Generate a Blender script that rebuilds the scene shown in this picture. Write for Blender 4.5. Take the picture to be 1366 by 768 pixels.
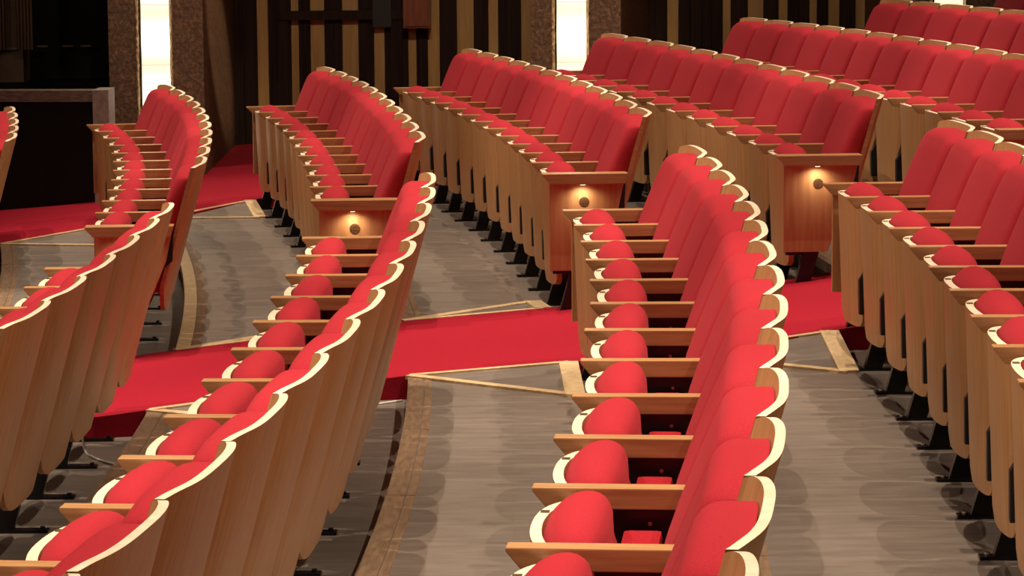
import bpy, bmesh, math, random
from mathutils import Vector, Matrix

random.seed(7)
for o in list(bpy.data.objects):
    bpy.data.objects.remove(o, do_unlink=True)
SC = bpy.context.scene
COL = SC.collection

# ------------------------------------------------------------------ camera
cam_d = bpy.data.cameras.new('camera')
cam_d.sensor_width = 36.0
cam_d.lens = 3874.8 * 36.0 / 1366.0
cam_d.clip_end = 200
cam = bpy.data.objects.new('camera', cam_d)
COL.objects.link(cam)
cam.location = (0, 0, 1.796)
PITCH, ROLL = 0.1293, -0.00696
cam.matrix_world = Matrix.Translation((0, 0, 1.796)) @ Matrix.Rotation(math.pi / 2 - PITCH, 4, 'X') @ Matrix.Rotation(ROLL, 4, 'Z')
SC.camera = cam

# ------------------------------------------------------------------ light and exposure
SC.view_settings.view_transform = 'Standard'
SC.view_settings.look = 'None'
SC.view_settings.gamma = 1
SC.view_settings.use_curve_mapping = False
SC.view_settings.exposure = -0.10

world = bpy.data.worlds.new('world')
SC.world = world
world.use_nodes = True
bg = world.node_tree.nodes['Background']
bg.inputs[0].default_value = (1.0, 0.62, 0.38, 1)
bg.inputs[1].default_value = 0.03

CEIL = 11.5
SPOT_W = 2000


def spot(x, y, w, cone=28, rad=0.035, col=(1.0, 0.84, 0.66), z=CEIL - .15, tgt=None):  # serves the ceiling downlights and the added wall and pier fills
    l = bpy.data.lights.new('ceiling_or_fill_spot', 'SPOT')
    l.energy = w
    l.spot_size = math.radians(cone)
    l.spot_blend = 0.6
    l.shadow_soft_size = rad
    l.color = col
    o = bpy.data.objects.new('ceiling_or_fill_spot', l)
    o.location = (x, y, z)
    if tgt:
        o.rotation_euler = (Vector(tgt) - Vector((x, y, z))).to_track_quat('-Z', 'Y').to_euler()
    COL.objects.link(o)
    return o


for ix in range(4):
    for iy in range(7):
        x = -3.3 + ix * 2.3
        y = 3.6 + iy * 2.45 + (0.8 if ix % 2 else 0)
        spot(x, y, SPOT_W * (1.3, 1.25, 1.15, 1.05, 0.95, 0.85, 0.8)[iy])


def area(name, loc, tgt, size, w, col):
    l = bpy.data.lights.new(name, 'AREA')
    l.shape = 'RECTANGLE'
    l.size, l.size_y = size
    l.energy = w
    l.color = col
    o = bpy.data.objects.new(name, l)
    o.location = loc
    o.rotation_euler = (Vector(tgt) - Vector(loc)).to_track_quat('-Z', 'Y').to_euler()
    COL.objects.link(o)
    return o


for iy in range(4):
    y = 4.0 + iy * 4.2
    spot(4.6, y, 1500, 44, 0.03, (1.0, 0.84, 0.66), CEIL - 2.0, (0.2, y + 0.4, 0))
    spot(-5.2, y, 1500, 44, 0.03, (1.0, 0.84, 0.66), CEIL - 2.5, (-0.2, y + 0.4, 0))
area('stage_side_fill', (-9, 5, 7), (0, 10, 0), (5, 3), 170, (1.0, 0.78, 0.58))  # soft fill added from the stage side to lift the seat fronts
area('camera_side_fill', (3, -4, 7), (0, 9, 0), (6, 3), 40, (1.0, 0.78, 0.58))  # weak fill added from behind the camera
for x in (-1.6, 0.0, 1.8):  # fill spots added in mid-air to brighten the striped wall
    spot(x * 0.6, 15.2, 330, 34, 0.1, (1.0, 0.80, 0.56), 5.2, (x, 22.3, 1.0))
spot(1.0, 16.0, 2200, 8, 0.05, (1.0, 0.80, 0.56), 4.6, (-2.15, 21.3, 0.8))  # added spot, brightens the flank of the left pier
spot(-1.2, 13.0, 700, 12, 0.05, (1.0, 0.80, 0.56), 6.0, (-2.3, 20.3, 1.0))  # added fill for the left pier front
spot(0.6, 13.0, 500, 12, 0.05, (1.0, 0.80, 0.56), 6.0, (0.6, 20.3, 1.3))  # added fill for the centre pier front


# ------------------------------------------------------------------ materials
def new_mat(name, rough=0.5, base=(0.5, 0.5, 0.5), metal=0.0, spec=0.5):
    m = bpy.data.materials.new(name)
    m.use_nodes = True
    b = m.node_tree.nodes['Principled BSDF']
    b.inputs['Base Color'].default_value = (*base, 1)
    b.inputs['Roughness'].default_value = rough
    b.inputs['Metallic'].default_value = metal
    b.inputs['Specular IOR Level'].default_value = spec
    return m, m.node_tree.nodes, m.node_tree.links, b


def noise_mat(name, c1, c2, scale=(1, 1, 1), nscale=8.0, detail=6, rough=0.5, bump=0.0, bdist=0.002,
              spec=0.5, obj_random=0.0, lo=0.35, hi=0.65, coord='Object', sheen=0.0):
    m, N, L, b = new_mat(name, rough, c1, 0, spec)
    tc = N.new('ShaderNodeTexCoord')
    mp = N.new('ShaderNodeMapping')
    mp.inputs['Scale'].default_value = scale
    L.new(tc.outputs[coord], mp.inputs['Vector'])
    src = mp.outputs['Vector']
    oi = N.new('ShaderNodeObjectInfo')
    add = N.new('ShaderNodeVectorMath')
    add.operation = 'ADD'
    mul = N.new('ShaderNodeVectorMath')
    mul.operation = 'SCALE'
    mul.inputs['Scale'].default_value = 37.0
    cmb = N.new('ShaderNodeCombineXYZ')
    for i in range(3):
        L.new(oi.outputs['Random'], cmb.inputs[i])
    L.new(cmb.outputs[0], mul.inputs[0])
    L.new(mul.outputs[0], add.inputs[1])
    L.new(src, add.inputs[0])
    nz = N.new('ShaderNodeTexNoise')
    nz.inputs['Scale'].default_value = nscale
    nz.inputs['Detail'].default_value = detail
    L.new(add.outputs[0], nz.inputs['Vector'])
    cr = N.new('ShaderNodeValToRGB')
    cr.color_ramp.elements[0].position = lo
    cr.color_ramp.elements[1].position = hi
    cr.color_ramp.elements[0].color = (*c1, 1)
    cr.color_ramp.elements[1].color = (*c2, 1)
    L.new(nz.outputs['Fac'], cr.inputs['Fac'])
    out = cr.outputs['Color']
    if obj_random:
        hsv = N.new('ShaderNodeHueSaturation')
        mr = N.new('ShaderNodeMapRange')
        mr.inputs['To Min'].default_value = 1 - obj_random
        mr.inputs['To Max'].default_value = 1 + obj_random
        L.new(oi.outputs['Random'], mr.inputs['Value'])
        L.new(mr.outputs[0], hsv.inputs['Value'])
        L.new(out, hsv.inputs['Color'])
        out = hsv.outputs['Color']
    L.new(out, b.inputs['Base Color'])
    if bump:
        bp = N.new('ShaderNodeBump')
        bp.inputs['Strength'].default_value = bump
        bp.inputs['Distance'].default_value = bdist
        L.new(nz.outputs['Fac'], bp.inputs['Height'])
        L.new(bp.outputs[0], b.inputs['Normal'])
    if sheen:
        b.inputs['Sheen Weight'].default_value = sheen
        b.inputs['Sheen Roughness'].default_value = 0.5
        b.inputs['Sheen Tint'].default_value = (1, .35, .35, 1)
    return m


M = {}
M['wood'] = noise_mat('seat_wood', (0.43, 0.205, 0.082), (0.54, 0.285, 0.125), (14, 60, 1.6), 2.2, 5, 0.38, 0.05, spec=0.4, obj_random=0.06)
M['arm'] = noise_mat('arm_wood', (0.38, 0.185, 0.072), (0.50, 0.265, 0.115), (3, 60, 60), 1.6, 5, 0.28, 0.04, spec=0.6, obj_random=0.05)
M['rim'] = noise_mat('plywood_edge', (0.80, 0.60, 0.42), (0.88, 0.70, 0.52), (20, 20, 90), 1.5, 3, 0.35, 0.03, spec=0.45)
M['panel'] = noise_mat('panel_wood', (0.42, 0.195, 0.080), (0.53, 0.265, 0.12), (30, 30, 2.2), 1.5, 5, 0.4, 0.04, spec=0.4, obj_random=0.05)
M['fabric'] = noise_mat('red_fabric', (0.31, 0.0135, 0.022), (0.385, 0.020, 0.031), (1, 1, 1), 420, 3, 0.9, 0.35, 0.001, spec=0.15, obj_random=0.05, sheen=0.06)
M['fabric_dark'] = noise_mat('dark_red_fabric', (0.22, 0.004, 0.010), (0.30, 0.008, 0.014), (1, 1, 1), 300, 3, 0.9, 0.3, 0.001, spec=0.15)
M['carpet'] = noise_mat('red_carpet', (0.27, 0.007, 0.018), (0.345, 0.010, 0.026), (1, 1, 1), 260, 4, 0.95, 0.5, 0.003, spec=0.1, sheen=0.05)
M['black'] = new_mat('black_metal', 0.28, (0.010, 0.010, 0.012), 0.3, 0.6)[0]
M['blackplastic'] = new_mat('black_plastic', 0.4, (0.012, 0.011, 0.012), 0, 0.5)[0]
M['screw'] = new_mat('screw_steel', 0.25, (0.75, 0.73, 0.70), 1.0)[0]
M['tag'] = new_mat('number_tag_bronze', 0.4, (0.16, 0.11, 0.05), 0.6)[0]
M['badge'] = new_mat('badge_brown', 0.6, (0.085, 0.036, 0.014), 0.0, 0.1)[0]
M['letter'] = new_mat('badge_letter', 0.4, (0.025, 0.014, 0.008), 0.3)[0]
M['seam'] = new_mat('seam_dark_red', 0.9, (0.16, 0.006, 0.010), 0)[0]
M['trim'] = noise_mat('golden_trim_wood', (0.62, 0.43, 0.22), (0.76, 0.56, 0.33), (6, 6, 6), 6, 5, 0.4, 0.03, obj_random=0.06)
M['nosing'] = noise_mat('nosing_wood', (0.20, 0.125, 0.075), (0.30, 0.195, 0.12), (10, 2, 4), 6, 5, 0.4, 0.04, obj_random=0.08)
M['riser'] = new_mat('riser_dark', 0.7, (0.05, 0.035, 0.028))[0]
M['cable'] = new_mat('white_cable', 0.4, (0.75, 0.70, 0.62))[0]
M['slat_gold'] = noise_mat('gold_slat', (0.34, 0.185, 0.055), (0.42, 0.24, 0.08), (12, 12, 1.2), 2.2, 5, 0.5, 0.05, obj_random=0.12)
M['slat_dark'] = noise_mat('dark_slat', (0.014, 0.006, 0.004), (0.028, 0.012, 0.008), (25, 25, 0.8), 2.0, 4, 0.75, 0.08, spec=0.15, obj_random=0.2)
M['darkwall'] = new_mat('stage_black', 0.6, (0.005, 0.003, 0.003), 0, 0.2)[0]
M['stagetop'] = noise_mat('stage_edge', (0.12, 0.085, 0.06), (0.22, 0.16, 0.12), (4, 4, 20), 5, 4, 0.5)
M['stagepost'] = noise_mat('stage_post', (0.22, 0.18, 0.14), (0.34, 0.28, 0.22), (4, 4, 4), 5, 4, 0.5)
M['brownpanel'] = noise_mat('brown_panel', (0.20, 0.115, 0.07), (0.26, 0.155, 0.095), (2, 2, 2), 3, 4, 0.6)
M['pipe'] = new_mat('dull_metal_pipe', 0.35, (0.20, 0.14, 0.10), 0.7)[0]
M['redbox'] = noise_mat('red_brown_wood', (0.16, 0.040, 0.015), (0.24, 0.065, 0.022), (15, 15, 2), 2, 4, 0.4)
M['plaster'] = new_mat('hall_dark_plaster', 0.8, (0.12, 0.07, 0.045))[0]


def rough_stone():
    m, N, L, b = new_mat('rough_bronze_plaster', 0.55, (0.2, 0.12, 0.07), 0.15)
    tc = N.new('ShaderNodeTexCoord')
    nz = N.new('ShaderNodeTexNoise')
    nz.inputs['Scale'].default_value = 34
    nz.inputs['Detail'].default_value = 9
    nz.inputs['Roughness'].default_value = 0.75
    L.new(tc.outputs['Object'], nz.inputs['Vector'])
    cr = N.new('ShaderNodeValToRGB')
    e = cr.color_ramp.elements
    e[0].position = 0.32
    e[0].color = (0.045, 0.022, 0.012, 1)
    e[1].position = 0.72
    e[1].color = (0.36, 0.20, 0.095, 1)
    k = cr.color_ramp.elements.new(0.52)
    k.color = (0.15, 0.078, 0.040, 1)
    L.new(nz.outputs['Fac'], cr.inputs['Fac'])
    L.new(cr.outputs[0], b.inputs['Base Color'])
    bp = N.new('ShaderNodeBump')
    bp.inputs['Strength'].default_value = 0.8
    bp.inputs['Distance'].default_value = 0.02
    L.new(nz.outputs['Fac'], bp.inputs['Height'])
    L.new(bp.outputs[0], b.inputs['Normal'])
    return m


M['stone'] = rough_stone()


def floor_mat():
    m, N, L, b = new_mat('grey_brown_floorboards', 0.42, (0.3, 0.25, 0.2), 0, 0.45)
    tc = N.new('ShaderNodeTexCoord')
    mp = N.new('ShaderNodeMapping')
    mp.inputs['Scale'].default_value = (1.6, 8.0, 1)
    L.new(tc.outputs['Object'], mp.inputs['Vector'])
    nz = N.new('ShaderNodeTexNoise')
    nz.inputs['Scale'].default_value = 2.6
    nz.inputs['Detail'].default_value = 9
    nz.inputs['Roughness'].default_value = 0.66
    nz.inputs['Distortion'].default_value = 0.35
    L.new(mp.outputs[0], nz.inputs['Vector'])
    cr = N.new('ShaderNodeValToRGB')
    e = cr.color_ramp.elements
    e[0].position = 0.30
    e[0].color = (0.155, 0.122, 0.100, 1)
    e[1].position = 0.72
    e[1].color = (0.245, 0.199, 0.166, 1)
    L.new(nz.outputs['Fac'], cr.inputs['Fac'])
    # faint long boards running across the rows
    br = N.new('ShaderNodeTexBrick')
    br.offset = 0.37
    br.inputs['Color1'].default_value = (0.93, 0.93, 0.93, 1)
    br.inputs['Color2'].default_value = (1.05, 1.05, 1.05, 1)
    br.inputs['Mortar'].default_value = (0.80, 0.80, 0.80, 1)
    br.inputs['Scale'].default_value = 1.0
    br.inputs['Mortar Size'].default_value = 0.0012
    br.inputs['Mortar Smooth'].default_value = 0.6
    br.inputs['Brick Width'].default_value = 1.3
    br.inputs['Row Height'].default_value = 0.13
    L.new(tc.outputs['Object'], br.inputs['Vector'])
    mx = N.new('ShaderNodeMix')
    mx.data_type = 'RGBA'
    mx.blend_type = 'MULTIPLY'
    mx.inputs['Factor'].default_value = 1
    L.new(cr.outputs[0], mx.inputs[6])
    L.new(br.outputs['Color'], mx.inputs[7])
    L.new(mx.outputs[2], b.inputs['Base Color'])
    bp = N.new('ShaderNodeBump')
    bp.inputs['Strength'].default_value = 0.06
    bp.inputs['Distance'].default_value = 0.002
    L.new(nz.outputs['Fac'], bp.inputs['Height'])
    L.new(bp.outputs[0], b.inputs['Normal'])
    return m


M['floor'] = floor_mat()


def emit_mat(name, col, s):
    m, N, L, b = new_mat(name, 0.4, (0.9, 0.85, 0.75))
    b.inputs['Emission Color'].default_value = (*col, 1)
    b.inputs['Emission Strength'].default_value = s
    return m, N, L, b


def strip_mat():
    m, N, L, b = emit_mat('lit_rippled_glass', (1.0, 0.86, 0.62), 2.0)
    tc = N.new('ShaderNodeTexCoord')
    wv = N.new('ShaderNodeTexWave')
    wv.wave_type = 'BANDS'
    wv.bands_direction = 'Z'
    wv.inputs['Scale'].default_value = 0.85
    wv.inputs['Distortion'].default_value = 1.2
    L.new(tc.outputs['Object'], wv.inputs['Vector'])
    mr = N.new('ShaderNodeMapRange')
    mr.inputs['To Min'].default_value = 0.95
    mr.inputs['To Max'].default_value = 2.6
    L.new(wv.outputs['Fac'], mr.inputs['Value'])
    L.new(mr.outputs[0], b.inputs['Emission Strength'])
    return m


M['strip'] = strip_mat()
M['lamp'] = emit_mat('aisle_lamp_lens', (1.0, 0.80, 0.48), 9.0)[0]


# ------------------------------------------------------------------ helpers
def link(name, me, parent=None):
    o = bpy.data.objects.new(name, me)
    COL.objects.link(o)
    if parent:
        o.parent = parent
    return o


def mesh_from(name, verts, faces, mats, fmat=None, smooth=False, auto=None):
    me = bpy.data.meshes.new(name)
    me.from_pydata([tuple(v) for v in verts], [], faces)
    for m in (mats if isinstance(mats, (list, tuple)) else [mats]):
        me.materials.append(m)
    if fmat:
        for p, i in zip(me.polygons, fmat):
            p.material_index = i
    bm = bmesh.new()
    bm.from_mesh(me)
    bmesh.ops.recalc_face_normals(bm, faces=bm.faces)
    if smooth:
        for f in bm.faces:
            f.smooth = True
        if auto:
            for e in bm.edges:
                if len(e.link_faces) == 2 and e.calc_face_angle(0) > math.radians(auto):
                    e.smooth = False
    bm.to_mesh(me)
    bm.free()
    return me


def prism(name, poly, y0, y1, mat, bevel=0.0, axis='Y'):
    """polygon in local (x, z) extruded along y, lightly bevelled"""
    n = len(poly)
    v = [(p[0], y0, p[1]) for p in poly] + [(p[0], y1, p[1]) for p in poly]
    f = [list(range(n))[::-1], [n + i for i in range(n)]]
    f += [[i, (i + 1) % n, n + (i + 1) % n, n + i] for i in range(n)]
    me = mesh_from(name, v, f, mat)
    if bevel:
        bm = bmesh.new()
        bm.from_mesh(me)
        bmesh.ops.bevel(bm, geom=bm.edges[:], offset=bevel, segments=2, affect='EDGES', profile=0.7)
        bm.to_mesh(me)
        bm.free()
    return me


def box(name, lo, hi, mat, bevel=0.0):
    return prism(name, [(lo[0], lo[2]), (hi[0], lo[2]), (hi[0], hi[2]), (lo[0], hi[2])], lo[1], hi[1], mat, bevel)


def tube(name, pts, r, mat, seg=8):
    bm = bmesh.new()
    rings = []
    n = len(pts)
    for i, p in enumerate(pts):
        p = Vector(p)
        a = Vector(pts[max(i - 1, 0)])
        b = Vector(pts[min(i + 1, n - 1)])
        t = (b - a).normalized()
        u = t.cross(Vector((0, 0, 1)))
        if u.length < 1e-3:
            u = t.cross(Vector((1, 0, 0)))
        u.normalize()
        w = t.cross(u).normalized()
        rings.append([bm.verts.new(p + r * (math.cos(2 * math.pi * k / seg) * u + math.sin(2 * math.pi * k / seg) * w)) for k in range(seg)])
    for i in range(n - 1):
        for k in range(seg):
            bm.faces.new([rings[i][k], rings[i][(k + 1) % seg], rings[i + 1][(k + 1) % seg], rings[i + 1][k]])
    bm.faces.new(rings[0])
    bm.faces.new(rings[-1][::-1])
    bmesh.ops.recalc_face_normals(bm, faces=bm.faces)
    for f in bm.faces:
        f.smooth = True
    me = bpy.data.meshes.new(name)
    bm.to_mesh(me)
    bm.free()
    me.materials.append(mat)
    return me


def cyl(name, c, r, h, axis, mat, seg=16, bevel=0.0):
    bm = bmesh.new()
    bmesh.ops.create_cone(bm, cap_ends=True, segments=seg, radius1=r, radius2=r, depth=h)
    if axis == 'Y':
        bmesh.ops.rotate(bm, verts=bm.verts, cent=(0, 0, 0), matrix=Matrix.Rotation(math.pi / 2, 3, 'X'))
    if axis == 'X':
        bmesh.ops.rotate(bm, verts=bm.verts, cent=(0, 0, 0), matrix=Matrix.Rotation(math.pi / 2, 3, 'Y'))
    bmesh.ops.translate(bm, verts=bm.verts, vec=c)
    me = bpy.data.meshes.new(name)
    bm.to_mesh(me)
    bm.free()
    me.materials.append(mat)
    return me


def shell(name, T, outer, inner, zt, zb, nz, mats, smooth=True, ys=None):
    """curved plywood sheet: outer(t,z), inner(t,z) give x; t across (y), z from zt(t) down to zb(t). rim (top, sides, bottom) takes mats[1]"""
    verts, faces, fm = [], [], []
    n = len(T)
    for side, fn in ((0, outer), (1, inner)):
        for j in range(nz + 1):
            for t in T:
                z = zt(t) + (zb(t) - zt(t)) * j / nz
                y = t * ys(z) if ys else t
                verts.append((fn(y, z), y, z))
    off = n * (nz + 1)

    def ix(s, j, i):
        return s * off + j * n + i
    for s in (0, 1):
        for j in range(nz):
            for i in range(n - 1):
                faces.append([ix(s, j, i), ix(s, j, i + 1), ix(s, j + 1, i + 1), ix(s, j + 1, i)])
                fm.append(0)
    for i in range(n - 1):
        faces.append([ix(0, 0, i), ix(0, 0, i + 1), ix(1, 0, i + 1), ix(1, 0, i)]); fm.append(1)
        faces.append([ix(0, nz, i), ix(0, nz, i + 1), ix(1, nz, i + 1), ix(1, nz, i)]); fm.append(2)
    for j in range(nz):
        for i in (0, n - 1):
            faces.append([ix(0, j, i), ix(0, j + 1, i), ix(1, j + 1, i), ix(1, j, i)]); fm.append(2)
    return mesh_from(name, verts, faces, mats, fm, smooth, 35)


# ------------------------------------------------------------------ layout of the hall (metres)
CX, CY = -41.928, 9.781          # centre that the curved rows bend round
JOINTS = {
    'C': (-4, -0.000, [(-0.305, 3.016), (-0.222, 3.55), (-0.146, 4.084), (-0.077, 4.62), (-0.013, 5.156), (0.039, 5.705), (0.09, 6.251), (0.141, 6.795), (0.174, 7.337), (0.197, 7.876), (0.228, 8.412), (0.241, 8.946), (0.242, 9.477), (0.239, 10.005), (0.228, 10.53), (0.196, 11.051)]),
    'D': (-3, 0.067, [(1.001, 4.938), (1.059, 5.475), (1.11, 6.013), (1.154, 6.551), (1.183, 7.083), (1.214, 7.615), (1.237, 8.148), (1.255, 8.682), (1.27, 9.216), (1.273, 9.75), (1.269, 10.285), (1.257, 10.819), (1.228, 11.354)]),
    'B': (-6, -0.087, [(-1.368, 2.751), (-1.28, 3.283), (-1.198, 3.817), (-1.124, 4.352), (-1.057, 4.888), (-0.997, 5.425), (-0.944, 5.962), (-0.895, 6.502), (-0.856, 7.045), (-0.821, 7.592), (-0.796, 8.142), (-0.783, 8.696), (-0.775, 9.254), (-0.77, 9.815), (-0.775, 10.378), (-0.795, 10.945)]),
    'A': (-5, -0.180, [(-1.801, 7.567), (-1.774, 8.106), (-1.755, 8.646), (-1.743, 9.186), (-1.738, 9.726), (-1.738, 10.266), (-1.753, 10.806)]),
    'Ap': (0, -0.180, [(-1.814, 12.308), (-1.849, 12.841), (-1.893, 13.375), (-1.941, 13.91), (-1.997, 14.446), (-2.06, 14.983), (-2.132, 15.522), (-2.214, 16.061), (-2.304, 16.601), (-2.41, 17.141), (-2.524, 17.682), (-2.662, 18.224)]),
    'Bp': (0, -0.087, [(-0.863, 12.437), (-0.906, 13.007), (-0.959, 13.572), (-1.015, 14.133), (-1.078, 14.689), (-1.139, 15.24), (-1.21, 15.786), (-1.282, 16.327), (-1.365, 16.863), (-1.458, 17.393), (-1.558, 17.918), (-1.673, 18.438)]),
    'Cp': (0, -0.000, [(0.13, 12.656), (0.092, 13.185), (0.047, 13.712), (-0.006, 14.237), (-0.061, 14.761), (-0.126, 15.283), (-0.2, 15.803), (-0.274, 16.322), (-0.362, 16.838), (-0.45, 17.353), (-0.544, 17.865), (-0.649, 18.375), (-0.756, 18.882)]),
    'Dp': (0, 0.067, [(1.16, 12.728), (1.125, 13.288), (1.078, 13.848), (1.013, 14.41), (0.95, 14.973), (0.883, 15.537), (0.802, 16.101), (0.722, 16.667), (0.633, 17.233), (0.538, 17.799), (0.429, 18.367), (0.308, 18.934), (0.176, 19.502)]),
    'Ep': (0, 0.178, [(2.117, 12.678), (2.075, 13.21), (2.024, 13.738), (1.971, 14.26), (1.919, 14.777), (1.855, 15.288), (1.784, 15.794), (1.707, 16.295), (1.624, 16.789), (1.531, 17.279), (1.432, 17.762), (1.327, 18.239), (1.206, 18.71), (1.086, 19.176)]),
    'Zp': (0, -0.283, [(-3.098, 15.13), (-3.175, 15.664), (-3.26, 16.198), (-3.352, 16.73), (-3.451, 17.261), (-3.558, 17.79)]),
}
UPPER_BACK_LINE = [(3.154, 15.864), (3.093, 16.411), (3.022, 16.956), (2.938, 17.5), (2.844, 18.041), (2.737, 18.581), (2.62, 19.118), (2.491, 19.653)]

ROW_Z = {-3: -0.283, -2: -0.180, -1: -0.087, 0: 0.0, 1: 0.067, 2: 0.178, 3: 0.28, 4: 0.385}
NOSE = {-4: 37.65, -3: 38.62, -2: 39.59, -1: 40.56, 0: 41.55, 1: 42.58, 2: 43.52, 3: 44.50, 4: 45.42, 5: 46.4}
ROW_Z[-4] = -0.38


def pol(R, deg, z):
    a = math.radians(deg)
    return (CX + R * math.cos(a), CY + R * math.sin(a), z)


def lerp(pts, x):
    if x <= pts[0][0]:
        return pts[0][1]
    for (a, b), (c, d) in zip(pts, pts[1:]):
        if x <= c:
            return b + (d - b) * (x - a) / (c - a)
    return pts[-1][1]


RAMP = sorted((NOSE[r], ROW_Z[r]) for r in ROW_Z)


def ramp_z(R):
    return lerp(RAMP, R)


def edge_near(R):
    return lerp([(40.37, 1.53), (41.0, 1.75), (41.55, 1.89), (42.2, 1.93), (43.0, 1.95), (43.5, 2.1)], R)


def edge_far(R):
    return lerp([(40.3, 3.68), (41.5, 3.98), (42.3, 4.05), (43.2, 4.05), (43.5, 4.15)], R)


def edge_out(R):
    return lerp([(39.0, 10.8), (39.59, 11.05), (40.1, 11.42), (40.74, 11.6), (41.25, 12.2), (42.5, 12.6), (44, 12.8)], R)


def struct(o, label=None):
    o['kind'] = 'structure'
    if label:
        o['label'] = label
    return o


# floor tiers -------------------------------------------------------
def tier_mesh(r):
    R0, R1 = NOSE[r], NOSE[r + 1] + 0.02
    z = ROW_Z[r]
    zb = -0.7
    verts, faces, fm = [], [], []
    A = [-17 + i * 0.5 for i in range(0, 83)]
    for a in A:
        verts += [pol(R0, a, z), pol(R1, a, z), pol(R0, a, zb), pol(R1, a, zb)]
    for i in range(len(A) - 1):
        p, q = 4 * i, 4 * (i + 1)
        faces += [[p, p + 1, q + 1, q], [p, q, q + 2, p + 2], [p + 1, p + 3, q + 3, q + 1], [p + 2, q + 2, q + 3, p + 3]]
        fm += [0, 1, 1, 1]
    faces += [[0, 1, 3, 2], [q, q + 1, q + 3, q + 2]]
    fm += [1, 1]
    return mesh_from('floor', verts, faces, [M['floor'], M['riser']], fm)


floor = bpy.data.objects.new('floor', None)
COL.objects.link(floor)
struct(floor)
for r in range(-4, 5):
    t = link('floor_tier', tier_mesh(r), floor)


def strip3(name, a, b, w, h, mat, parent, side=None):
    """flat board between two 3-D points, width w, raised by h"""
    a, b = Vector(a), Vector(b)
    d = (b - a)
    s = Vector((-d.y, d.x, 0)).normalized() * w * (0.5 if side is None else 1)
    lo = -s if side is None else Vector((0, 0, 0))
    hi = s if side is None else s * side
    up = Vector((0, 0, h))
    dn = Vector((0, 0, -0.01))
    v = [a + lo + dn, b + lo + dn, b + hi + dn, a + hi + dn, a + lo + up, b + lo + up, b + hi + up, a + hi + up]
    f = [[0, 1, 2, 3], [4, 5, 6, 7], [0, 1, 5, 4], [1, 2, 6, 5], [2, 3, 7, 6], [3, 0, 4, 7]]
    return link(name, mesh_from(name, v, f, mat), parent)


def arc_board(name, R0, R1, a0, a1, z0, z1, mat, parent, n=6):
    verts, faces = [], []
    for i in range(n + 1):
        a = a0 + (a1 - a0) * i / n
        verts += [pol(R0, a, z1), pol(R1, a, z1), pol(R0, a, z0), pol(R1, a, z0)]
    for i in range(n):
        p, q = 4 * i, 4 * (i + 1)
        faces += [[p, p + 1, q + 1, q], [p, q, q + 2, p + 2], [p + 1, p + 3, q + 3, q + 1], [p + 2, q + 2, q + 3, p + 3]]
    faces += [[0, 1, 3, 2], [q, q + 1, q + 3, q + 2]]
    return link(name, mesh_from(name, verts, faces, mat), parent)


for r in (-2, -1, 0, 1, 2):
    z = ROW_Z[r]
    R = NOSE[r]
    spans = [(-14, edge_near(R) - 0.02), (edge_far(R) + 0.02, edge_out(R) - 0.02)]
    for a0, a1 in spans:
        n = max(1, round((a1 - a0) / 1.6))
        for i in range(n):
            b0 = a0 + (a1 - a0) * i / n + 0.004
            b1 = a0 + (a1 - a0) * (i + 1) / n - 0.004
            mm = M['trim'] if (r == -1 and a0 > 3) else M['nosing']
            arc_board('nosing_board', R - 0.006, R + 0.055, b0, b1, z - 0.045, z + 0.004, mm, floor)
            arc_board('nosing_board', R + 0.058, R + (0.098 if r == -1 else 0.085), b0, b1, z - 0.02, z + 0.003, M['nosing'], floor)


# carpet aisles ------------------------------------------------------
def carpet(name, lo, hi, R0, R1, label):
    verts, faces = [], []
    nr = 60
    na = 4
    for s, dz in ((0, 0.007), (1, -0.5)):
        for i in range(nr + 1):
            R = R0 + (R1 - R0) * i / nr
            for j in range(na + 1):
                a = lo(R) + (hi(R) - lo(R)) * j / na
                verts.append(pol(R, a, (ramp_z(R) + dz) if s == 0 else ramp_z(R) - 0.10))
    off = (nr + 1) * (na + 1)
    for i in range(nr):
        for j in range(na):
            p = i * (na + 1) + j
            faces.append([p, p + 1, p + na + 2, p + na + 1])
        for j in (0, na):
            p = i * (na + 1) + j
            faces.append([p, p + na + 1, p + na + 1 + off, p + off])
    for i in (0, nr):
        for j in range(na):
            p = i * (na + 1) + j
            faces.append([p, p + 1, p + 1 + off, p + off])
    o = link(name, mesh_from(name, verts, faces, M['carpet'], None, True, 40), floor)
    o['label'] = label
    return o


carpet('aisle_carpet', edge_near, edge_far, 37.7, 46.3, 'red carpet on the sloping aisle between the near and far seat blocks')
carpet('wall_aisle_carpet', edge_out, lambda R: 21.0, 37.7, 46.3, 'red carpet along the far wall behind the far seat blocks')


def wedge(r, edge, s, tag):
    """small sloped infill beside the ramp, framed by golden boards"""
    z = ROW_Z[r]
    R0 = NOSE[r]
    R1 = R0 + 0.62
    N = Vector(pol(R0, edge(R0), z + 0.004))
    E = Vector(pol(R1, edge(R1), ramp_z(R1) + 0.004))
    F = Vector(pol(R1, edge(R1) + s * 0.72, z + 0.004))
    v = [N, E, F, Vector((N.x, N.y, z - 0.02)), Vector((E.x, E.y, z - 0.02)), Vector((F.x, F.y, z - 0.02))]
    root = bpy.data.objects.new('floor_wedge', None)
    COL.objects.link(root)
    root.parent = floor
    link('wedge_board', mesh_from('wedge_board', v, [[0, 1, 2], [3, 4, 5], [0, 1, 4, 3], [1, 2, 5, 4], [2, 0, 3, 5]], M['floor']), root)
    strip3('trim_board', N, E, 0.035, 0.006, M['trim'], root)
    strip3('trim_board', N, F, 0.05, 0.006, M['trim'], root)
    strip3('trim_board', E, F, 0.075, 0.007, M['trim'], root)


for r in (-1, 0, 1):
    wedge(r, edge_near, -1, 'near')
for r in (-1, 0, 1):
    wedge(r, edge_far, 1, 'far')
for r in (-2, -1):
    wedge(r, edge_out, -1, 'wall')

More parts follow.
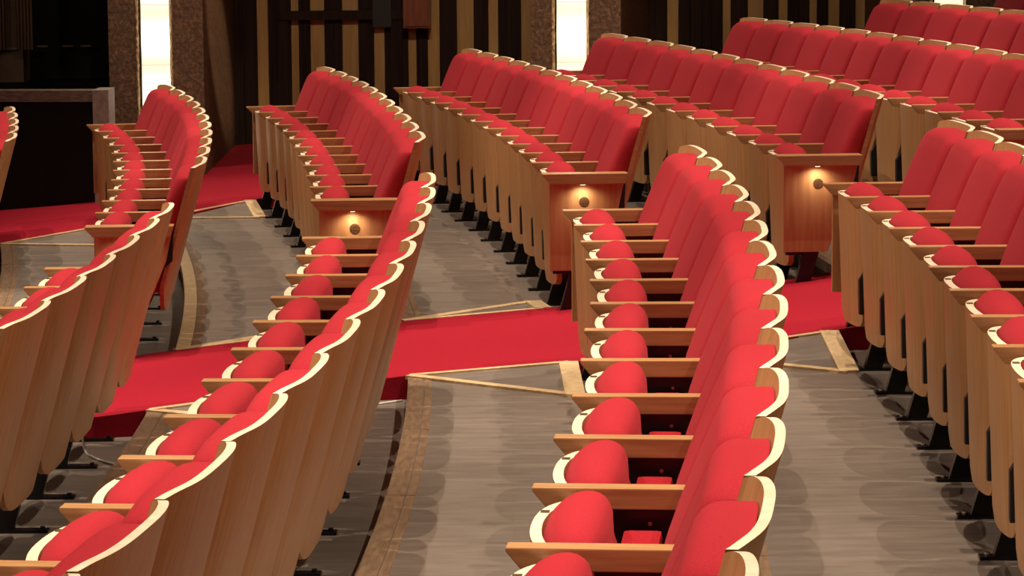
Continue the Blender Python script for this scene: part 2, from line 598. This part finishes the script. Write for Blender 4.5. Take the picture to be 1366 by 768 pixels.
# ------------------------------------------------------------------ seat parts (local: x towards the back, y along the row, z up)
W = 0.54


def lean(z):
    return 0.446 - 0.278 * (0.904 - z)


TB = [0.262 * math.sin(math.pi / 2 * (-1 + 2 * i / 26)) for i in range(27)]


def sag(t, w=0.262):
    u = min(1, abs(t) / w)
    return max(0.0, 1 - (0.99 * u) ** 3.0) ** 0.62


me_back = shell('back_shell', TB,
                lambda t, z: lean(z) + 0.018 + 0.043 * sag(t),
                lambda t, z: lean(z) + 0.043 * sag(t),
                lambda t: 0.906 - 0.010 * (abs(t) / 0.262) ** 14,
                lambda t: 0.27 + 0.11 * (abs(t) / 0.262) ** 7, 6, [M['wood'], M['rim'], M['arm']])

TP = [0.238 * math.sin(math.pi / 2 * (-1 + 2 * i / 26)) for i in range(27)]


def pan(t):
    u = min(1, abs(t) / 0.238)
    return 0.022 + 0.072 * (1 - math.sqrt(max(0, 1 - (u * 0.985) ** 2.3)))


def pan_bottom_curve(z):
    return 0.020 * max(0, 0.632 - z) / 0.48 + 0.004 * max(0, (0.18 - z) / 0.03) ** 2


me_pan = shell('seat_shell', TP,
               lambda t, z: pan(t) + pan_bottom_curve(z),
               lambda t, z: pan(t) + pan_bottom_curve(z) + 0.021 + 0.004 * (abs(t) / 0.238),
               lambda t: 0.640 - 0.006 * (abs(t) / 0.238) ** 2,
               lambda t: 0.150 + 0.030 * (abs(t) / 0.238) ** 14, 14, [M['wood'], M['rim'], M['arm']],
               ys=lambda z: 0.985 - 0.12 * min(1, max(0, (0.44 - z) / 0.09)) ** 1.5)


def seat_cushion_mesh():
    """rounded pad of the folded seat: domed top, sides tucked in the shell"""
    nu, nv = 26, 18
    verts, faces = [], []
    hw = 0.226
    for j in range(nv + 1):
        # profile in (x,z): from front bottom, up over the dome, down the back
        v = j / nv
        if v < 0.12:
            px, pz, th = 0.0, 0.28 + (0.60 - 0.28) * v / 0.12, 0
        elif v < 0.72:
            a = (v - 0.12) / 0.60 * math.pi
            px = 0.5 - 0.5 * math.cos(a)
            px = px ** 0.85
            pz = 0.60 + 0.080 * math.sin(a) ** 0.62
            th = 1
        else:
            px, pz, th = 1.0, 0.60 - (0.60 - 0.28) * (v - 0.72) / 0.28, 2
        for i in range(nu + 1):
            u = -1 + 2 * i / nu
            y = hw * u
            xf = pan(y) + 0.022 + 0.020 * max(0, 0.632 - pz) / 0.48
            xb = 0.174 - 0.018 * abs(u) ** 3
            e = (1 - abs(u) ** 3.2)
            x = xf + (xb - xf) * px
            z = pz
            if th == 1:
                z = 0.60 + (pz - 0.60) * (0.45 + 0.45 * max(0.0, 1 - abs(u) ** 4.0) ** 0.6 + 0.10 * (1 - u * u))
            if th == 2:
                x += 0.020 * min(1, (0.60 - pz) / 0.06) - 0.02 * abs(u) ** 4
            if z < 0.44:
                y *= 0.80
            verts.append((x, y, z))
    for j in range(nv):
        for i in range(nu):
            p = j * (nu + 1) + i
            faces.append([p, p + 1, p + nu + 2, p + nu + 1])
    # close sides and bottom
    L0 = [j * (nu + 1) for j in range(nv + 1)]
    L1 = [j * (nu + 1) + nu for j in range(nv + 1)]
    faces.append(L0)
    faces.append(L1[::-1])
    faces.append([i for i in range(nu + 1)] + [nv * (nu + 1) + i for i in range(nu, -1, -1)])
    return mesh_from('seat_cushion', verts, faces, M['fabric'], None, True, 70)


me_scush = seat_cushion_mesh()


def back_cushion_mesh():
    """upholstered slab: flat front, rounded edges, side walls running back to the plywood"""
    hw, z0, z1, r = 0.250, 0.36, 0.884, 0.030

    def stops(lo, hi, n):
        e = [0, 0.08, 0.25, 0.55, 1.0]
        a = [lo + r * k for k in e]
        m = [lo + r + (hi - lo - 2 * r) * k / n for k in range(1, n)]
        return a + m + [hi - r * k for k in e[::-1]]

    def inset(d):
        if d >= r:
            return 0.0
        return r - math.sqrt(max(0.0, r * r - (r - d) ** 2))
    Y = stops(-hw, hw, 12)
    Z = stops(z0, z1, 9)
    nu, nv = len(Y) - 1, len(Z) - 1
    front, backv, faces = [], [], []
    for z in Z:
        for y in Y:
            u = y / hw
            inner = lean(z) + 0.043 * sag(y) - 0.002
            tp = max(0.0, (z - 0.62) / (z1 - 0.62))
            T = (0.078 + 0.042 * sag(y)) * (1 - 0.30 * tp) + 0.008 * (1 - u * u)
            ins = math.hypot(inset(hw - abs(y)), inset(min(z1 - z, z - z0)))
            zz = z
            top = max(0.0, (z - 0.70) / (z1 - 0.70))
            zz -= 0.034 * abs(u) ** 5 * top ** 2
            yy = y * (1 - 0.06 * top ** 3)
            front.append((inner - max(0.012, T - ins), yy, zz))
            backv.append((inner, yy, zz))
    n = (nu + 1) * (nv + 1)
    verts = front + backv
    for s in (0, 1):
        for j in range(nv):
            for i in range(nu):
                p = s * n + j * (nu + 1) + i
                faces.append([p, p + 1, p + nu + 2, p + nu + 1])
    bd = [i for i in range(nu + 1)] + [j * (nu + 1) + nu for j in range(1, nv + 1)] + [nv * (nu + 1) + i for i in range(nu - 1, -1, -1)] + [j * (nu + 1) for j in range(nv - 1, 0, -1)]
    for a, b in zip(bd, bd[1:] + bd[:1]):
        faces.append([a, b, n + b, n + a])
    return mesh_from('back_cushion', verts, faces, M['fabric'], None, True, 75)


me_bcush = back_cushion_mesh()

ARM = [(0.0, 0.657), (0.0, 0.650), (0.030, 0.614), (0.39, 0.614), (0.39, 0.657)]


def arm_mesh(y, poly=ARM, hw=0.025):
    return prism('armrest', poly, y - hw, y + hw, [M['arm']], 0.0025)


me_arm = arm_mesh(-W / 2)
me_arm_far = arm_mesh(W / 2)
LEG = [(0.068, 0.009), (0.135, 0.009), (0.172, 0.15), (0.245, 0.40), (0.365, 0.50), (0.370, 0.613), (0.16, 0.613), (0.165, 0.40), (0.108, 0.15)]


def leg_mesh(y):
    return prism('leg', LEG, y - 0.018, y + 0.018, [M['black']], 0.002)


def foot_mesh(y):
    return box('foot', (0.030, y - 0.024, 0.0), (0.245, y + 0.024, 0.010), [M['black']], 0.003)


me_leg, me_leg_far = leg_mesh(-W / 2), leg_mesh(W / 2)
me_foot, me_foot_far = foot_mesh(-W / 2), foot_mesh(W / 2)


def bolts(y):
    return [cyl('bolt', (x, y, 0.014), 0.008, 0.009, 'Z', M['screw' if x < 0.1 else 'black'], 10) for x in (0.052, 0.225)]


me_bolts, me_bolts_far = bolts(-W / 2), bolts(W / 2)
me_screws = [cyl('screw', (x, -W / 2 - 0.017, z), 0.0045, 0.004, 'Y', M['screw'], 8) for x, z in ((0.235, 0.585), (0.285, 0.560), (0.21, 0.42))]
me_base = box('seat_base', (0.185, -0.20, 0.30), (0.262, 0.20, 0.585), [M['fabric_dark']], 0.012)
me_hinge = prism('hinge_cover', [(0.050, 0.21), (0.12, 0.21), (0.14, 0.36), (0.115, 0.45), (0.085, 0.40), (0.048, 0.34)], -0.268, -0.236, [M['blackplastic']], 0.004)
me_hinge_b = prism('hinge_cover', [(0.12, 0.22), (0.19, 0.22), (0.19, 0.50), (0.12, 0.50)], 0.236, 0.252, [M['blackplastic']], 0.004)
me_tag = box('number_tag', (-0.0085, -0.009, 0.0), (0.0085, 0.009, 0.0018), [M['tag']], 0.0)
SEAM = [(0.070 + 0.045 * (1 - math.cos(a)) , -0.205 + 0.012 * math.sin(a), 0.628 + 0.022 * math.sin(a)) for a in [math.pi * i / 10 for i in range(11)]]
me_seam = tube('side_seam', SEAM, 0.0014, M['seam'], 5)

PANEL = [(0.035, 0.614), (0.362, 0.614), (0.338, 0.50), (0.265, 0.327), (0.232, 0.227), (0.035, 0.227)]


def end_panel_mesh(y0, y1):
    return prism('end_panel', PANEL, y0, y1, [M['panel']], 0.002)


me_panel_near = end_panel_mesh(-W / 2 - 0.026, -W / 2 - 0.004)
me_panel_far = end_panel_mesh(W / 2 + 0.002, W / 2 + 0.026)
me_badge = cyl('row_badge', (0.187, -W / 2 - 0.0262, 0.528), 0.023, 0.0016, 'Y', M['badge'], 28)


def ring_mesh():
    pts = [(0.187 + 0.0165 * math.cos(a), -W / 2 - 0.0270, 0.528 + 0.0165 * math.sin(a)) for a in [2 * math.pi * i / 24 for i in range(25)]]
    return tube('badge_ring', pts, 0.0010, M['letter'], 5)


me_ring = ring_mesh()
me_lamp = cyl('lamp_lens', (0.178, -W / 2 - 0.060, 0.6095), 0.011, 0.004, 'Z', M['lamp'], 16)
me_lamp_body = cyl('aisle_lamp', (0.178, -W / 2 - 0.060, 0.6125), 0.014, 0.008, 'Z', M['tag'], 16)
ARM_END = [(0.0, 0.657), (0.0, 0.650), (0.035, 0.612), (0.362, 0.612), (0.375, 0.657)]
me_arm_end = prism('armrest', ARM_END, -W / 2 - 0.078, -W / 2 + 0.02, [M['arm']], 0.0025)
me_arm_end_far = prism('armrest', ARM_END, W / 2 - 0.02, W / 2 + 0.045, [M['arm']], 0.0025)


def text_mesh(ch):
    c = bpy.data.curves.new('t', 'FONT')
    c.body = ch
    c.size = 0.026
    c.extrude = 0.0012
    c.align_x = 'CENTER'
    c.align_y = 'CENTER'
    o = bpy.data.objects.new('t', c)
    COL.objects.link(o)
    dg = bpy.context.evaluated_depsgraph_get()
    me = bpy.data.meshes.new_from_object(o.evaluated_get(dg))
    bpy.data.objects.remove(o)
    me.transform(Matrix.Translation((0.187, -W / 2 - 0.0268, 0.528)) @ Matrix.Rotation(math.pi / 2, 4, 'X'))
    me.materials.clear()
    me.materials.append(M['letter'])
    return me


ORD = ['first', 'second', 'third', 'fourth', 'fifth', 'sixth', 'seventh', 'eighth', 'ninth', 'tenth', 'eleventh', 'twelfth', 'thirteenth', 'fourteenth', 'fifteenth']


def tree(root, parts):
    """parts: list of (name, mesh, [subparts])"""
    for name, me, subs in parts:
        p = link(name, me, root)
        for sn, sm in subs:
            q = link(sn, sm, p)
            if sn == 'number_tag':
                q.location = (pan(0.10) + 0.012, 0.10, 0.6395)


def make_seat(near, far, z, label, group, detail=2, end_near=None, end_far=False, letter=None):
    a, b = Vector(near), Vector(far)
    mid = (a + b) / 2
    d = b - a
    root = bpy.data.objects.new('theatre_seat', None)
    COL.objects.link(root)
    root.empty_display_size = 0.1
    root.location = (mid.x, mid.y, z)
    root.rotation_euler = (0, 0, math.atan2(d.y, d.x) - math.pi / 2)
    root.scale = (1, d.length / W, 1)
    root['label'] = label
    root['category'] = 'theatre seat'
    root['group'] = group
    parts = [('back_shell', me_back, []), ('back_cushion', me_bcush, []),
             ('seat_shell', me_pan, [('number_tag', me_tag)] if detail > 0 else []),
             ('seat_cushion', me_scush, [('side_seam', me_seam)] if detail > 1 else []),
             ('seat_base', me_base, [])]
    ls = [('foot', me_foot)]
    if detail > 0:
        ls += [('bolt', m) for m in me_bolts] + [('screw', m) for m in me_screws[:2 if detail < 2 else 3]]
    parts.append(('leg', me_leg, ls))
    if detail > 0:
        parts.append(('hinge_cover', me_hinge, []))
    if end_near:
        parts.append(('armrest', me_arm_end, []))
        s = [('row_badge', me_badge), ('badge_ring', me_ring), ('aisle_lamp', me_lamp_body), ('lamp_lens', me_lamp)]
        if letter:
            s.append(('row_letter', text_mesh(letter)))
        parts.append(('end_panel', me_panel_near, s))
    else:
        parts.append(('armrest', me_arm, []))
    if end_far:
        parts.append(('armrest', me_arm_end_far, []))
        parts.append(('end_panel', me_panel_far, []))
        parts.append(('leg', me_leg_far, [('foot', me_foot_far)] + [('bolt', m) for m in me_bolts_far]))
    tree(root, parts)
    if end_near:
        l = bpy.data.lights.new('aisle_lamp_light', 'SPOT')
        l.energy = 2.2
        l.color = (1.0, 0.86, 0.62)
        l.spot_size = math.radians(165)
        l.spot_blend = 1
        l.shadow_soft_size = 0.012
        o = bpy.data.objects.new('aisle_lamp_light', l)
        o.location = (0.178, -W / 2 - 0.064, 0.604)
        o.parent = root
        COL.objects.link(o)
    return root


BLOCKS = {
    # block: (phrase, group, detail, where the block ends: near end panel, far end panel, letter, counted from the aisle at 'far' or 'near')
    'A': ('cropped lower-left row', 'seats of the lower left row', 2, False, True, None, 'far'),
    'B': ('left-centre foreground row', 'seats of the left foreground row', 2, False, True, None, 'far'),
    'C': ('centre foreground row', 'seats of the centre foreground row', 2, False, True, None, 'far'),
    'D': ('right foreground row', 'seats of the right foreground row', 2, False, True, None, 'far'),
    'Ap': ('far row at the left wall light', 'seats of the far row by the left wall light', 1, True, True, None, 'near'),
    'Bp': ('far row lettered C', 'seats of far row C', 1, True, True, 'C', 'near'),
    'Cp': ('far row lettered D', 'seats of far row D', 1, True, True, 'D', 'near'),
    'Dp': ('far row lettered E', 'seats of far row E', 1, True, True, 'E', 'near'),
    'Ep': ('long row behind E', 'seats of the row behind row E', 1, True, True, None, 'near'),
    'Zp': ('tiny row at the left edge', 'seats of the small row at the left edge', 1, False, True, None, 'wall'),
}
ROWZ_OF = {'A': -2, 'B': -1, 'C': 0, 'D': 1, 'Ap': -2, 'Bp': -1, 'Cp': 0, 'Dp': 1, 'Ep': 2, 'Zp': -3}


def build_row(b, pts):
    phrase, group, detail, en, ef, letter, cnt = BLOCKS[b]
    n = len(pts) - 1
    z = ROW_Z[ROWZ_OF[b]]
    for i in range(n):
        k = i if cnt == 'near' else n - 1 - i
        frm = 'far end' if cnt == 'wall' else 'aisle'
        lab = 'red tip-up seat, %s from the %s in the %s' % (ORD[k], frm, phrase)
        make_seat(pts[i], pts[i + 1], z, lab, group, detail, en and i == 0, ef and i == n - 1, letter if i == 0 else None)


for b in BLOCKS:
    k0, z, pts = JOINTS[b]
    build_row(b, pts)


# upper rows at the top right
def offset_line(line, dist):
    out = []
    n = len(line)
    for i, p in enumerate(line):
        a = Vector(line[max(i - 1, 0)])
        c = Vector(line[min(i + 1, n - 1)])
        t = (c - a).normalized()
        nrm = Vector((t.y, -t.x))
        q = Vector(p) + nrm * dist
        out.append((q.x, q.y))
    return out


BLOCKS['F'] = ('raised top right row', 'seats of the raised row at the top right', 0, False, True, None, 'wall')
ROWZ_OF['F'] = 3
build_row('F', offset_line(UPPER_BACK_LINE, -0.446))
BLOCKS['G'] = ('topmost upper right row', 'seats of the topmost right row', 0, False, True, None, 'wall')
ROWZ_OF['G'] = 4
g = offset_line(UPPER_BACK_LINE, 0.47)
build_row('G', g[2:])


# ------------------------------------------------------------------ cables on the floor
def cable(pts, label):
    P = [Vector(p) for p in pts]
    out = []
    for i in range(len(P) - 1):
        p0, p1, p2, p3 = P[max(i - 1, 0)], P[i], P[i + 1], P[min(i + 2, len(P) - 1)]
        for k in range(6):
            t = k / 6
            out.append(0.5 * ((2 * p1) + (p2 - p0) * t + (2 * p0 - 5 * p1 + 4 * p2 - p3) * t * t + (3 * p1 - p0 - 3 * p2 + p3) * t ** 3))
    out.append(P[-1])
    o = link('floor_cable', tube('floor_cable', out, 0.0045, M['cable'], 8))
    o['label'] = label
    o['category'] = 'cable'


cable([(-1.62, 10.72, -0.06), (-1.585, 10.58, -0.172), (-1.54, 10.46, -0.1755), (-1.49, 10.375, -0.1755), (-1.445, 10.32, -0.1755), (-1.40, 10.32, -0.1755), (-1.375, 10.37, -0.1755)],
      'white cable curving over the floor behind the lower left row')
cable([(-0.66, 10.96, -0.0835), (-0.56, 10.99, -0.0835), (-0.50, 11.04, -0.0835), (-0.43, 11.10, -0.0835)],
      'white cable at the foot of the carpet step behind the left foreground row')

# ------------------------------------------------------------------ far wall, columns, stage
WH = 5.0       # built height of wall pieces
ZB = -0.45


def px_x(px, y):
    return (px - 683) / 3874.8 * y * 1.0085


wall_far = bpy.data.objects.new('wall_far', None)
COL.objects.link(wall_far)
struct(wall_far)
YB = 22.3
back = link('wall_backing', box('wall_backing', (-12, YB + 0.06, -0.7), (14, YB + 0.3, CEIL), [M['plaster']]), wall_far)
STR = [(308, 344, 'd'), (344, 359, 'g'), (359, 389.4, 'd'), (389.4, 399.6, 'g'), (399.6, 415, 'd'), (415, 434, 'g'), (434, 457.5, 'd'),
       (457.5, 479, 'g'), (479, 499.5, 'd'), (499.5, 513.6, 'g'), (513.6, 545, 'd'), (545, 556, 'g'), (556, 571, 'd'), (571, 587, 'g'),
       (587, 610, 'd'), (610, 632.5, 'g'), (632.5, 652, 'd'), (652, 665, 'g'), (665, 695.5, 'd'), (695.5, 709, 'g'), (709, 735, 'd'),
       (735, 755, 'g'), (755, 790, 'd'), (790, 806, 'g'), (806, 845, 'd'), (845, 858, 'g'),
       (858, 890, 'd'), (890, 905, 'g'), (905, 935, 'd'), (935, 963.7, 'd'), (963.7, 974.5, 'g'), (974.5, 997, 'd'), (997, 1018, 'g'),
       (1018, 1038, 'd'), (1038, 1050, 'g'), (1050, 1079, 'd'), (1079, 1089, 'g'), (1089, 1104, 'd'), (1104, 1119, 'g'), (1119, 1140, 'd'),
       (1140, 1161, 'g'), (1161, 1195, 'd'), (1195, 1215, 'g'), (1215, 1250, 'd'), (1250, 1268, 'g'), (1268, 1300, 'd'), (1300, 1318, 'g'), (1318, 1350, 'd'), (1350, 1370, 'g'), (1370, 1400, 'd')]
LEAN_X = 0.0
for a, b, c in STR:
    x0, x1 = (a + 2 - 683) / 3874.8 * YB, (b + 2 - 683) / 3874.8 * YB
    if c == 'd':
        n = 2 if b - a > 24 else 1
        for i in range(n):
            u0 = x0 + (x1 - x0) * i / n
            u1 = x0 + (x1 - x0) * (i + 1) / n
            link('dark_board', box('dark_board', (u0 + 0.002, YB, ZB), (u1 - 0.002, YB + 0.06, WH), [M['slat_dark']]), wall_far)
    else:
        link('gold_board', box('gold_board', (x0 + 0.001, YB + 0.02, ZB), (x1 - 0.001, YB + 0.06, WH), [M['slat_gold']]), wall_far)


def column(n, xl, xr, xb, ls, lr, yf=20.3):
    """textured pier: front face xl..xr at yf, right flank running back to xb at the wall, light slot ls..lr in the front"""
    root = bpy.data.objects.new('trim_%d' % n, None)
    COL.objects.link(root)
    struct(root)
    t = 0.02

    def prism_xy(name, poly, z0, z1, mat):
        k = len(poly)
        v = [(p[0], p[1], z0) for p in poly] + [(p[0], p[1], z1) for p in poly]
        f = [list(range(k))[::-1], [k + i for i in range(k)]] + [[i, (i + 1) % k, k + (i + 1) % k, k + i] for i in range(k)]
        return link(name, mesh_from(name, v, f, mat), root)
    prism_xy('pier_left', [(xl, yf), (ls - 0.035, yf), (ls - 0.035, yf + 0.5), (xl + 0.05, YB - 0.01)], -0.7, WH, M['stone'])
    prism_xy('pier_right', [(lr + 0.025, yf), (xr, yf), (xb, YB - 0.005), (lr + 0.03, YB - 0.02)], -0.7, WH, M['stone'])
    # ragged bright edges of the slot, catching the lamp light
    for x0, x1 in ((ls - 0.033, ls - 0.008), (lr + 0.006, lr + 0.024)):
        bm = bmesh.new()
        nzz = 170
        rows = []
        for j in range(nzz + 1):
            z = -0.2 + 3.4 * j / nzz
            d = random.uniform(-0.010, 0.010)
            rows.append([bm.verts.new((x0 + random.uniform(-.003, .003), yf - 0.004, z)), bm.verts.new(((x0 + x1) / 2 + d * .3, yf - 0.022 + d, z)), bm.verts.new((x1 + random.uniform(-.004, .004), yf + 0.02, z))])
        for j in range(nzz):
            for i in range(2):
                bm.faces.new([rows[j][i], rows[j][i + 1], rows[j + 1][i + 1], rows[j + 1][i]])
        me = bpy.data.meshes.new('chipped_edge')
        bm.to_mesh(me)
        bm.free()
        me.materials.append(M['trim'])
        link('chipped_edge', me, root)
    lamp = bpy.data.objects.new('wall_light', None)
    COL.objects.link(lamp)
    lamp.location = ((ls + lr) / 2, yf, 0)
    hw = (lr - ls) / 2
    for j in range(9):
        z0 = -0.1 + j * 0.42
        link('glass_panel', box('glass_panel', (-hw, 0.03, z0), (hw, 0.045, z0 + 0.417), [M['strip']]), lamp)
    link('light_frame', box('light_frame', (-hw - 0.008, 0.0, -0.15), (-hw - 0.001, 0.05, 3.7), [M['darkwall']]), lamp)
    link('light_frame', box('light_frame', (hw + 0.001, 0.0, -0.15), (hw + 0.005, 0.05, 3.7), [M['trim']]), lamp)
    return lamp


yf = 20.3
l1 = column(1, -2.80, -2.14, -2.12, -2.575, -2.375)
l1['label'] = 'tall glowing light strip in the left textured pier, above the curved row'
l2 = column(2, 0.14, 0.77, 1.06, 0.325, 0.53)
l2['label'] = 'tall glowing light strip in the centre pier right of the striped wall'
l3 = column(3, 2.66, 3.40, 3.9, 2.955, 3.155)
l3['label'] = 'glowing light strip peeking over the top right raised row'
for l in (l1, l2, l3):
    l['category'] = 'wall light'
    l['group'] = 'wall light strips'

# door frame with rail, cabinet
door = bpy.data.objects.new('door_1', None)
COL.objects.link(door)
struct(door)


def wx(px):
    return (px + 1.5 - 683) / 3874.8 * YB


link('door_rail', box('door_rail', (wx(375), YB - 0.05, 0.975), (wx(541), YB - 0.01, 1.045), [M['slat_dark']], 0.003), door)
link('door_stile', box('door_stile', (wx(372), YB - 0.035, ZB), (wx(387), YB - 0.001, WH), [M['slat_dark']], 0.003), door)
link('door_stile', box('door_stile', (wx(522), YB - 0.035, ZB), (wx(538), YB - 0.001, WH), [M['slat_dark']], 0.003), door)
link('lock_box', box('lock_box', (wx(499), YB - 0.06, 0.915), (wx(524), YB - 0.002, 1.3), [M['blackplastic']], 0.004), door)
cab = bpy.data.objects.new('wall_cabinet', None)
COL.objects.link(cab)
cab.location = (0, 0, 0)
cab['label'] = 'red-brown wooden box mounted high on the striped wall'
cab['category'] = 'cabinet'
link('cabinet_body', box('cabinet_body', (wx(540), YB - 0.14, 0.91), (wx(576), YB - 0.002, 1.55), [M['redbox']], 0.004), cab)
link('cabinet_door', box('cabinet_door', (wx(542), YB - 0.152, 0.925), (wx(574), YB - 0.141, 1.53), [M['redbox']], 0.002), cab)

# stage at the left
stage = bpy.data.objects.new('wall_stage', None)
COL.objects.link(stage)
struct(stage)


def prism_xy(name, poly, z0, z1, mat, parent=None, bevel=0):
    k = len(poly)
    v = [(p[0], p[1], z0) for p in poly] + [(p[0], p[1], z1) for p in poly]
    f = [list(range(k))[::-1], [k + i for i in range(k)]] + [[i, (i + 1) % k, k + (i + 1) % k, k + i] for i in range(k)]
    return link(name, mesh_from(name, v, f, mat), parent)


SA, SB = Vector((-6.5, 17.2)), Vector((-2.93, 20.02))
SA = Vector((-9.0, 19.45))
mid = Vector((-3.6, 19.30))
prism_xy('stage_front', [SA, mid, (-2.755, 19.20), (-2.82, 22.2), (-9, 22.2)], -0.7, 0.555, M['darkwall'], stage)
prism_xy('stage_edge', [(SA.x + .02, SA.y - .03), (mid.x + .02, mid.y - .03), (-2.755, 19.17), (-2.755, 19.36), (mid.x - .1, mid.y + .12), (SA.x - .1, SA.y + .12)], 0.56, 0.635, M['stagetop'], stage)
prism_xy('stage_post', [(-2.752, 19.12), (-2.650, 19.14), (-2.650, 19.44), (-2.752, 19.44)], -0.7, 0.640, M['stagepost'], stage)
for i in range(4):
    x0 = -4.2 + i * 0.42
link('stage_back_wall', box('stage_back_wall', (-9, 22.0, -0.5), (-2.8, 22.2, CEIL), [M['darkwall']]), stage)
link('brown_panel', box('brown_panel', (-6.5, 21.6, 0.48), (wx(33) * 21.6 / YB, 21.9, 3.0), [M['brownpanel']], 0.004), stage)
link('panel_ledge', box('panel_ledge', (-6.5, 21.57, 0.795), (wx(26) * 21.6 / YB, 21.6, 0.812), [M['stagepost']], 0.002), stage)
for px0, px1 in ((52, 66), (86, 100), (110, 124)):
    link('panel_ledge', box('panel_ledge', (wx(px0) * 21.9 / YB, 21.88, 0.80), (wx(px1) * 21.9 / YB, 21.92, 0.812), [M['brownpanel']], 0.002), stage)
k = 0
for px0, n in ((-12, 5), (25, 5)):
    for i in range(n):
        x = wx(px0 + 2.3 + i * 4.4) * 21.5 / YB
        link('wall_pipe', cyl('wall_pipe', (x, 21.5, 2.40), 0.0125, 3.2, 'Z', M['pipe'], 12), stage)

soff = link('wall_soffit', box('wall_soffit', (-9, 20.25, 3.3), (9, YB + 0.05, 3.6), [M['plaster']]), wall_far)

# room shell
ceil = link('ceiling', box('ceiling', (-12, -6, CEIL), (14, YB + 0.3, CEIL + 0.2), [M['plaster']]))
struct(ceil)
wr = link('wall_right', box('wall_right', (13.8, -6, -0.7), (14, YB + 0.3, CEIL), [M['plaster']]))
struct(wr)
wl = link('wall_left', box('wall_left', (-12.2, -6, -0.7), (-12, YB + 0.3, CEIL), [M['plaster']]))
struct(wl)
wb = link('wall_rear', box('wall_rear', (-12, -6.2, -0.7), (14, -6, CEIL), [M['plaster']]))
struct(wb)
base = link('floor', box('floor', (-12, -6, -0.9), (14, YB + 0.3, -0.66), [M['floor']]))
struct(base)
